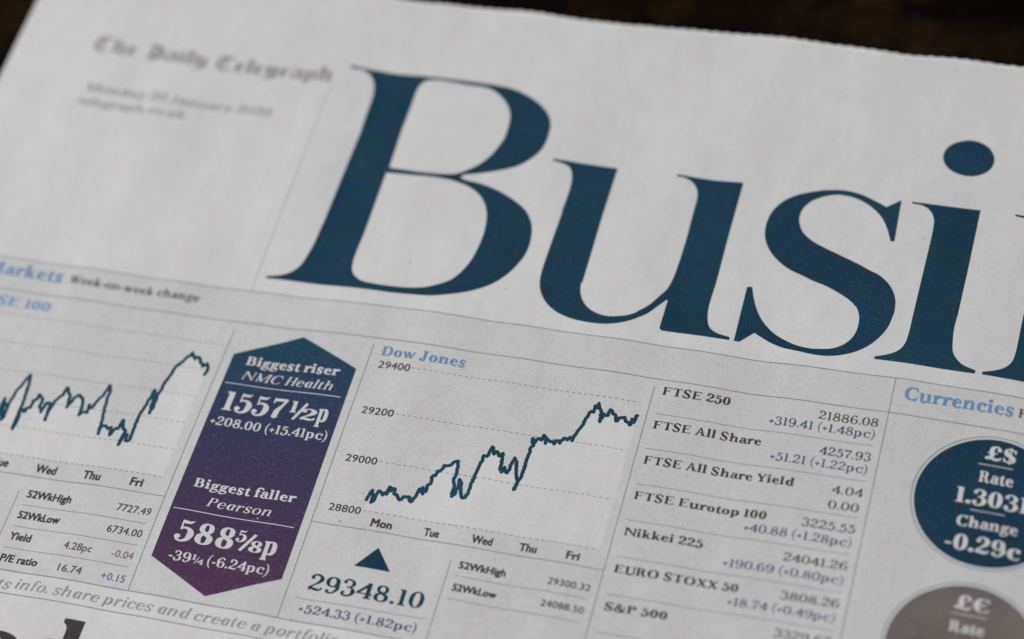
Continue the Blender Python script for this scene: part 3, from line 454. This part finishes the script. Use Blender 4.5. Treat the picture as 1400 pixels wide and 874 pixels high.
def wood():
    m, nt, b, co = nodes('dark_table_wood', .85, .02)
    g = noise(nt, co, 26, 6, .62, (.22, 3.2, 1)); blotch = noise(nt, co, 30, 6, .7)
    base = mix(nt, remap(nt, g, .38, .66, 0, 1), (.0028, .0014, .0010), (.0085, .0045, .0026))
    base = mix(nt, remap(nt, blotch, .50, .70, 0, .9), base, (.026, .014, .005))
    base = mix(nt, remap(nt, noise(nt, co, 420, 3), .66, .80, 0, .25), base, (.03, .021, .011))
    nt.links.new(base, b.inputs['Base Color'])
    bp = nt.nodes.new('ShaderNodeBump'); bp.inputs['Distance'].default_value = .0005; bp.inputs['Strength'].default_value = .5; nt.links.new(g, bp.inputs['Height']); nt.links.new(bp.outputs[0], b.inputs['Normal']); return m

# ---------------------------------------------------------------- the page's gentle swell (mm)
HCA = np.array(HC).reshape(HX[2], HY[2])
def swell(x, y):
    x = np.clip(np.atleast_1d(np.asarray(x, float)), -2, 236); y = np.clip(np.atleast_1d(np.asarray(y, float)), -182, 3)
    def b(u, g):
        s = (u-g[0])/g[1]; i = np.clip(np.floor(s).astype(int), 1, g[2]-3); t = s-i
        return i, ((1-t)**3/6, (3*t**3-6*t**2+4)/6, (-3*t**3+3*t**2+3*t+1)/6, t**3/6)
    ix, wx = b(x, HX); iy, wy = b(y, HY); z = np.zeros(len(x))
    for a in range(4):
        for c in range(4): z += wx[a]*wy[c]*HCA[ix-1+a, iy-1+c]
    return z+.12*np.sin(.36*x+.012*y+.6)+.04*np.sin(.52*x-.02*y+2.1)*np.sin(.11*x+1)+.03*np.sin(.21*y+.05*x)
TABLE_Z = -3.6
def mesh(name, V, F, mat, parent, lift=None, smooth=True):
    """V: page points (x, y) laid on the swell at `lift` mm, or full (x, y, z) when lift is None."""
    V = np.asarray(V, float)
    if lift is not None: V = np.column_stack([V[:, 0], V[:, 1], swell(V[:, 0], V[:, 1])+lift])
    V = V.copy(); V[:, 2] -= TABLE_Z if parent is not None else 0
    me = bpy.data.meshes.new(name); me.from_pydata((V*MM).tolist(), [], [list(map(int, f)) for f in F]); me.materials.append(mat)
    me.polygons.foreach_set('use_smooth', [smooth]*len(me.polygons)); me.update()
    if lift is not None:    # shade exactly like the sheet it is printed on
        e = .4; gx = (swell(V[:, 0]+e, V[:, 1])-swell(V[:, 0]-e, V[:, 1]))/(2*e); gy = (swell(V[:, 0], V[:, 1]+e)-swell(V[:, 0], V[:, 1]-e))/(2*e)
        N = np.column_stack([-gx, -gy, np.ones(len(V))]); N /= np.linalg.norm(N, axis=1)[:, None]
        me.normals_split_custom_set_from_vertices(N.tolist())
    o = bpy.data.objects.new(name, me); COL.objects.link(o)
    if parent is not None: o.parent = parent
    return o

# ---------------------------------------------------------------- filling shapes
def tri(F, k=1.0):      # union of overlapping polygons -> triangles
    V = []; FF = []
    for f in F:
        for g in ([(f[0], f[1], f[2]), (f[0], f[2], f[3])] if len(f) == 4 else [f]):
            A = sum(g[i-1][0]*g[i][1]-g[i][0]*g[i-1][1] for i in range(len(g)))/2
            if abs(A)*k*k < 4: continue
            if A < 0: g = list(g)[::-1]
            n = len(V); V += [Vector((round(q[0]*k, 1), round(q[1]*k, 1))) for q in g]; FF.append(list(range(n, n+len(g))))
    r = delaunay_2d_cdt(V, [], FF, 0, 1e-2)
    P = np.array([tuple(q) for q in r[0]]).reshape(-1, 2)/k
    T = [list(t) for t in r[2]]; C = P[np.array(T)].mean(1); ok = np.zeros(len(C), bool)
    for f in FF:        # keep what lies inside any of the polygons
        q = np.array([V[i] for i in f])/k; lo, hi = q.min(0), q.max(0)
        s = np.nonzero(~ok & (C[:, 0] >= lo[0]) & (C[:, 0] <= hi[0]) & (C[:, 1] >= lo[1]) & (C[:, 1] <= hi[1]))[0]
        if len(s): ok[s] = inside(C[s], q)
    T = [t for t, o in zip(T, ok) if o]
    T = [t for t in T if abs(np.cross(P[t[1]]-P[t[0]], P[t[2]]-P[t[0]]))*k*k > 1]
    return P, [t if np.cross(P[t[1]]-P[t[0]], P[t[2]]-P[t[0]]) > 0 else t[::-1] for t in T]
def inside(P, poly):
    x, y = P[:, 0], P[:, 1]; r = np.zeros(len(P), bool); q = np.asarray(poly)
    for (x0, y0), (x1, y1) in zip(q, np.roll(q, -1, 0)):
        c = (y0 > y) != (y1 > y)
        with np.errstate(divide='ignore', invalid='ignore'): r ^= c & (x < (x1-x0)*(y-y0)/(y1-y0)+x0)
    return r
def fill(contours, grid=3.0):      # outline with holes, with inner points so that it follows the paper
    K = 100.0; V = []; E = []; cs = []
    for c in contours:      # long edges are cut up so that they follow the paper too
        c = [tuple(q[:2]) for q in c]; d = []
        for p, q in zip(c, c[1:]+c[:1]):
            n = max(1, int(math.ceil(math.hypot(q[0]-p[0], q[1]-p[1])/grid))); d += [(p[0]+(q[0]-p[0])*i/n, p[1]+(q[1]-p[1])*i/n) for i in range(n)]
        cs.append(np.asarray(d, float))
    for c in cs:
        n = len(V); V += [Vector(p*K) for p in c]; E += [(n+i, n+(i+1) % len(c)) for i in range(len(c))]
    lo = cs[0].min(0); hi = cs[0].max(0)
    g = np.array([(x, y) for x in np.arange(lo[0]+grid/2, hi[0], grid) for y in np.arange(lo[1]+grid/2, hi[1], grid)]).reshape(-1, 2)
    if len(g):
        k = np.zeros(len(g), bool)
        for c in cs: k ^= inside(g, c)
        V += [Vector(p*K) for p in g[k]]
    r = delaunay_2d_cdt(V, E, [], 0, 1e-2)
    P = np.array([tuple(q) for q in r[0]])/K; T = [list(t) for t in r[2]]
    c = np.array([P[t].mean(0) for t in T]); k = np.zeros(len(c), bool)
    for q in cs: k ^= inside(c, q)
    out = []
    for t, ok in zip(T, k):
        if ok and abs(np.cross(P[t[1]]-P[t[0]], P[t[2]]-P[t[0]])) > 1e-4: out.append(t if np.cross(P[t[1]]-P[t[0]], P[t[2]]-P[t[0]]) > 0 else t[::-1])
    return P, out
def smooth_outline(c, n=6):     # Catmull-Rom through the points, sharp where flagged
    out = []; m = len(c)
    for i in range(m):
        b, d = c[i], c[(i+1) % m]; a = c[i-1] if not b[2] else b; e = c[(i+2) % m] if not d[2] else d
        L = math.hypot(d[0]-b[0], d[1]-b[1]); k = 1 if (b[2] and d[2]) else max(2, min(n, int(L/.5)+1))
        def tan(p, q, r, s):   # limit tangents so that uneven spacing does not overshoot
            l1 = math.hypot(q[0]-p[0], q[1]-p[1]); l2 = math.hypot(s[0]-r[0], s[1]-r[1]); return l1, l2
        la = math.hypot(b[0]-a[0], b[1]-a[1]); lb = math.hypot(e[0]-d[0], e[1]-d[1])
        for s in range(k):
            t = s/k; res = []
            for j in (0, 1):
                m0 = 0 if b[2] and False else ((d[j]-a[j])/(la+L)*L if la > 0 else (d[j]-b[j]))
                m1 = ((e[j]-b[j])/(lb+L)*L if lb > 0 else (d[j]-b[j]))
                res.append((2*t**3-3*t*t+1)*b[j]+(t**3-2*t*t+t)*m0+(-2*t**3+3*t*t)*d[j]+(t**3-t*t)*m1)
            out.append(res)
    return out
def disc_outline(x, y, r, n=72): return [(x+r*math.cos(2*math.pi*i/n), y+r*math.sin(2*math.pi*i/n)) for i in range(n)]
def strip(x0, y0, x1, y1, w, step=1.2):   # a printed rule
    L = math.hypot(x1-x0, y1-y0); n = max(1, int(L/step)); dx, dy = (x1-x0)/L, (y1-y0)/L; V = []
    for i in range(n+1):
        x, y = x0+(x1-x0)*i/n, y0+(y1-y0)*i/n; V += [(x-dy*w/2, y+dx*w/2), (x+dy*w/2, y-dx*w/2)]
    return np.array(V), [(2*i, 2*i+1, 2*i+3, 2*i+2) for i in range(n)]

# ---------------------------------------------------------------- setting a line of type
STYLE = {'B': (150, 58), 'R': (98, 44), 'M': (122, 46), 'X': (152, 40), 'I': (104, 34), 'F': (150, 34)}
_cache = {}
def gl(ch, st):
    if (ch, st) not in _cache:
        F, a = (blackletter if st == 'F' else glyph)(ch, *STYLE[st], *((True,) if st == 'I' else ()))
        _cache[ch, st] = (tri(F) if F else (np.zeros((0, 2)), []), a)
    return _cache[ch, st]
def sans(s, bold):
    c = bpy.data.curves.new('type', 'FONT'); c.body = s; c.resolution_u = 3; c.offset = 0; c.space_character = 1.02
    o = bpy.data.objects.new('type', c); COL.objects.link(o); m = o.to_mesh()
    V = np.array([v.co[:2] for v in m.vertices]).reshape(-1, 2); F = [list(p.vertices) for p in m.polygons]
    w = .036 if bold else .009; V, F = tri([[(V[i][0]+dx*w, V[i][1]+dy*w*.7) for i in f] for f in F for dx, dy in ((-1, -1), (1, -1), (1, 1), (-1, 1), (0, 0))], 3000.0)
    o.to_mesh_clear(); bpy.data.objects.remove(o); bpy.data.curves.remove(c)
    return V, F
_sans_cap = None
def set_type(s, st, x0, y, x1, cap, name, mat, parent, lift):
    global _sans_cap
    if st in 'sS':
        if _sans_cap is None: _sans_cap = float(sans('H', False)[0][:, 1].max())
        V, F = sans(s, st == 'S'); V = V.copy(); sc = cap/_sans_cap; ital = 0
    else:
        Vs = []; F = []; x = 0; n = 0
        for ch in s:
            (v, f), a = gl(ch, st)
            if len(v): Vs.append(v+[x, 0]); F += [[i+n for i in t] for t in f]; n += len(v)
            x += a
        V = np.vstack(Vs); sc = cap/700.0; ital = .26 if st == 'I' else 0
    lo, hi = V[:, 0].min(), V[:, 0].max(); X = x0+(V[:, 0]-lo)/(hi-lo)*(x1-x0); Y = V[:, 1]*sc
    return mesh(name, np.column_stack([X+Y*ital, y+Y]), F, mat, parent, lift)

# ================================================================ the table
def slab(name, x0, y0, x1, y1, z0, z1, mat):
    V = [(x, y, z) for z in (z0, z1) for y in (y0, y1) for x in (x0, x1)]
    return mesh(name, V, [(0, 2, 3, 1), (4, 5, 7, 6), (0, 1, 5, 4), (2, 6, 7, 3), (0, 4, 6, 2), (1, 3, 7, 5)], mat, None, smooth=False)
t = slab('tabletop', -900, -900, 1200, 900, TABLE_Z-.4-28, TABLE_Z-.4, wood()); t['kind'] = 'structure'

# ================================================================ the newspaper
PW, PH = 372.0, 300.0
NEWS = bpy.data.objects.new('newspaper', None); COL.objects.link(NEWS); NEWS.location = (0, 0, TABLE_Z*MM); NEWS.empty_display_size = .02
NEWS['label'] = 'folded broadsheet newspaper lying flat on the dark table, its business front page up'; NEWS['category'] = 'newspaper'

def top_edge(x, k):     # saw-cut upper edge of a leaf
    ph = k*.83; return -.30*np.abs(np.sin(np.pi*(x+ph)/2.25))-.12*np.abs(np.sin(np.pi*(x+ph)/1.02+k))+.12*np.sin(x/23+k)+.10*np.sin(x/5.3+2*k)*np.sin(x/17+k)
def leaf(name, k, mat):
    fine = k <= 2
    xs = np.concatenate([np.arange(0, 250, .56 if fine else 1.1), np.arange(250, PW+.1, 3.0)]); ys = np.concatenate([[0, .5, 1.0, 1.7], np.arange(2.6, 200, 1.5 if k == 0 else 4), np.arange(200, PH+.1, 6)])
    if k == 0:      # the outer sheet rolls over the fold and returns underneath
        a = np.linspace(math.pi, 0, 15)[:-1]
    X, Y = np.meshgrid(xs, ys); te = top_edge(X, k)+[0, .35, -.1, .5, .2, .6, .3, .1][k % 8]*(k > 0)
    Yp = -Y+te*np.clip(1-Y/1.7, 0, 1)
    z = swell(X.ravel(), Yp.ravel()).reshape(X.shape)
    Z = z*(1-k/8.5)-.36*k if k else z
    edge = np.clip(1-Y/1.7, 0, 1)
    Z = Z+edge**2*(.10*np.sin(X/3.1+k*2)+.06*np.sin(X/1.3+k))      # frayed, slightly lifted teeth
    if k == 0:
        r = (swell(np.zeros(len(ys)), -ys)+3.3)/2; Xr = []; Zr = []; x0 = r
        Xi = x0[:, None]*(1-np.sin(a))[None, :]; Zi = (swell(x0, -ys)[:, None]-r[:, None]*(1-np.cos(a))[None, :])
        keep = xs > x0.max()+.2
        X = np.hstack([Xi, X[:, keep]]); Yp = np.hstack([np.repeat((-ys)[:, None], len(a), 1), Yp[:, keep]]); Z = np.hstack([Zi, Z[:, keep]])
    else:
        X = X+.6+k*.12
    ny, nx = X.shape; V = np.column_stack([X.ravel(), Yp.ravel(), Z.ravel()])
    i = (np.arange(ny-1)[:, None]*nx+np.arange(nx-1)[None, :]).ravel()
    F = np.column_stack([i, i+nx, i+nx+1, i+1])
    return mesh(name, V, F.tolist(), mat, NEWS)
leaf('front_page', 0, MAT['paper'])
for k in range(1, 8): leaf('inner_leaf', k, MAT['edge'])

# the frayed fibres of the saw-cut edge, paler than the sheet
xs = np.arange(3.2, 300, .35); te = top_edge(xs, 0); inner = te-.55-.35*rng.random(len(xs))-.25*np.sin(xs*1.9)**2
V = np.concatenate([np.column_stack([xs, te+.10*rng.random(len(xs))]), np.column_stack([xs, inner])]); n = len(xs)
mesh('frayed_edge', V, [(n+i, n+i+1, i+1, i) for i in range(n-1)], MAT['fray'], NEWS, .06)

# printed areas
yA, yB, yC, yD, yE = -76.02, -83.25, -122.72, -142.05, -146.47
P, F = fill([[(3.2, yA), (358, yA), (358, -290), (196, -290), (196, yD), (3.2, yD)]], 2.1); mesh('grey_panel', P, F, MAT['tint'], NEWS, .030)

# the big heading
def put(name, contours, dx, mat=MAT['n'], label=None, grid=1.9):
    cs = [[(p[0]+dx, p[1]) for p in smooth_outline(c)] for c in contours]
    Vs = []; Fs = []; n = 0
    groups = [[cs[0]]] if len(cs) == 1 else None
    if groups is None: groups = [cs] if inside(np.array([np.mean(cs[1], 0)]), cs[0])[0] else [[c] for c in cs]
    for g in groups:
        P, F = fill(g, grid); Vs.append(P); Fs += [[i+n for i in f] for f in F]; n += len(P)
    o = mesh(name, np.vstack(Vs), Fs, mat, NEWS, .05)
    if label: o['label'] = label
    return o
put('heading_letter', LETTERS['B'], 0, label='large dark blue capital B of the heading')
put('heading_letter', LETTERS['u'], 0, label='large dark blue letter u')
put('heading_letter', LETTERS['s'], 0, label='large dark blue letter s')
put('heading_letter', LETTERS['i'], 0, label='large dark blue letter i with its round dot')
DX = 18.95
stem = [(p[0], p[1]) for p in smooth_outline(LETTERS['i'][0])]
base_y = min(q[1] for q in stem)
def union_letter(polys, label):
    P, F = tri(polys, 100.0)
    # add inner points through a finer split of long triangles
    o = mesh('heading_letter', P, F, MAT['n'], NEWS, .05); o['label'] = label; return o
SX = max(q[0] for q in stem); n1 = [(x+DX, y) for x, y in stem]; n2 = [(x+DX+22.5, y) for x, y in stem if True]
cut = [(x, min(y, -48)) for x, y in n2]
pen = Pen(7.7, 1.2); pen.st((202.9+DX, -50, 1.4), (206+DX, -42, 2.0), (212+DX, -37.6, 2.6), (218+DX, -38.2, 4.6), (221.4+DX, -44, 7.2), (221.9+DX, -50, 7.5), n=6)
union_letter([n1, cut]+pen.F, 'large dark blue letter n running off the picture')
pe = Pen(7.6, 1.3); ex = 256.5
pe.ring(ex+14, -54.6, 14.6, 18.7, ex+14.6, 7.4, 17.2, 90, 302); pe.ring(ex+14, -54.6, 12.6, 18.7, ex+14.6, 6.6, 17.2, 0, 90); pe.box(ex+6, -54.2, ex+26.4, -52.9); pe.st((ex+17, -73, 2.2), (ex+23, -71, 1.8), (ex+26.5, -65, 1.0))
union_letter(pe.F, 'large dark blue letter e outside the picture')
put('heading_letter', LETTERS['s'], 285.5-165.46, label='large dark blue second s outside the picture')
put('heading_letter', LETTERS['s'], 315.0-165.46, label='large dark blue last s outside the picture')

# rules
def rule(name, x0, y0, x1, y1, w=.13, mat='rule', parent=NEWS, lift=.068):
    P, F = strip(x0, y0, x1, y1, w); return mesh(name, P, F, MAT[mat], parent, lift)
rule('rule_line', 3.2, yA, 358, yA, .15); rule('rule_line', 3.2, yB, 358, yB, .16); rule('rule_line', 3.2, yD, 195.45, yD, .16); rule('rule_line', 3.2, yE, 195.45, yE, .14)
rule('rule_line', 72.0, yD, 72.0, -84.7, .14); rule('rule_line', 100.25, yD, 100.25, -84.7, .14); rule('rule_line', 153.77, -290, 153.77, -84.85, .14); rule('rule_line', 195.45, -290, 195.45, yA, .14)
rule('rule_line', 72.25, yA, 72.25, -24, .10, 'tint_rule' if 'tint_rule' in MAT else 'rule'); rule('rule_line', 43.8, yD, 43.8, -125.8, .12); rule('rule_line', 127.25, yD, 127.25, -125.8, .12)
rule('rule_line', 3.2, yC, 72.0, yC, .14); rule('rule_line', 100.25, yC, 153.77, yC, .14)
for y in (-128.7, -133.17, -137.6): rule('row_rule', 45.5, y, 70.5, y, .10)
for y in (-128.55, -133.08): rule('row_rule', 128.7, y, 152.05, y, .10)
rule('row_rule', 102.1, -137.7, 126.05, -137.55, .10)
for k in range(16): rule('row_rule', 155.25, -90.52-7.29*k, 194.05, -90.52-7.29*k, .10)

# the two line charts
def jag(pts, amp):
    out = [pts[0]]
    for a, b in zip(pts, pts[1:]):
        L = math.hypot(b[0]-a[0], b[1]-a[1]); n = max(1, int(L/.36))
        for i in range(1, n+1):
            t = i/n; j = 0 if i == n else amp; out.append((a[0]+(b[0]-a[0])*t+random.uniform(-.4, .4)*j, a[1]+(b[1]-a[1])*t+random.uniform(-1, 1)*j))
    return out
def chart(pts, base, xl, xr, lines, title_name):
    mono = []; xm = -1e9
    for x, y in pts:
        if x > xm+.05: mono.append((x, y)); xm = x
    P, F = fill([[(mono[0][0], base)]+[(mono[-1][0]+.1, base)]+[(x, y) for x, y in mono[::-1]]], 1.8)
    c = mesh('line_chart', P, F, MAT['paper'], NEWS, .050)
    for (x0, x1, y) in lines:
        Vs = []; Fs = []; x = x0; n = 0
        while x < x1:
            P, F = strip(x, y, min(x+.62, x1), y, .12); Vs.append(P); Fs += [[i+n for i in f] for f in F]; n += len(P); x += 1.13
        mesh('grid_line', np.vstack(Vs), Fs, MAT['rule'], c, .068)
    p = Pen(1, 1); q = jag(pts, .30)
    for a, b in zip(q, q[1:]):
        p.st((a[0], a[1], .66), (b[0], b[1], .66)); p.disc(b[0], b[1], .33)
    P, F = tri(p.F, 100.0); mesh('graph_line', P, F, MAT['graph'], c, .076)
    return c
chartA = chart(GRAPH_A, -118.85, 5, 70, [(14, 70.9, -88.7), (14, 70.7, -94.8), (14, 70.2, -100.85), (14, 70.05, -106.85), (14, 70.0, -112.85), (14, 69.9, -118.85)], 'FTSE')
chartA['label'] = 'left line chart'
chartB = chart(GRAPH_B, -119.1, 109, 152, [(108.9, 152.05, -88.74), (108.9, 152.05, -98.86), (108.9, 152.0, -109.0), (108.9, 151.9, -119.05)], 'Dow')
chartB['label'] = 'right line chart with a scale at its left'

# the arrow-shaped banner
P, F = fill([[(73.85, -90.50), (86.10, -84.83), (98.62, -90.55), (98.72, -134.83), (86.15, -140.50), (73.85, -134.72)]], 1.7)
banner = mesh('share_banner', P, F, MAT['banner'], NEWS, .068)
for x0, x1, y in ((74.5, 97.6, -97.05), (74.5, 97.65, -124.68)): rule('banner_rule', x0, y, x1, y, .16, 'w', banner, .10)

# round currency badges
def badge(x, y, mat, label, rules):
    P, F = fill([disc_outline(x, y, 13.05)], 1.8); b = mesh('currency_badge', P, F, MAT['halo'], NEWS, .052); b['label'] = label
    o = disc_outline(x, y, 13.05); i = disc_outline(x, y, 12.91); n = len(o)
    mesh('badge_ring', np.array(o+i), [(k, (k+1) % n, n+(k+1) % n, n+k) for k in range(n)], MAT['g'], b, .07)
    P, F = fill([disc_outline(x, y, 12.50)], 1.6); mesh('badge_disc', P, F, MAT[mat], b, .078)
    for yy in rules: rule('badge_rule', x-2.85, yy, x+2.95, yy, .15, 'w', b, .11)
    return b
badge1 = badge(214.95, -97.87, 'n', 'round dark blue badge', (-90.62, -99.85))
badge2 = badge(214.95, -126.75, 'brown', 'round taupe badge', (-119.65, -128.9))

# the small arrow
P, F = fill([[(113.9, -125.75), (110.6, -129.95), (117.25, -129.95)]], 2.0); mesh('up_arrow', P, F, MAT['n'], NEWS, .05)

# all lettering
PARENT = {'newspaper': NEWS, 'line_chart': chartA, 'line_chart.001': chartB, 'share_banner': banner, 'currency_badge': badge1, 'currency_badge.001': badge2}
for s, st, x0, y, x1, cap, col, par, name in TEXTS:
    set_type(s, st, x0, y, x1, cap, name, MAT[col], PARENT[par], (.11 if 'badge' in par else .10) if col == 'w' else .072)
# the first words of the story below
set_type('o', 'B', 45.9, -162.3, 57.1, 12.4, 'headline_letter', MAT['k'], NEWS, .055); set_type('d', 'B', 57.9, -162.3, 67.5, 12.4, 'headline_letter', MAT['k'], NEWS, .055)
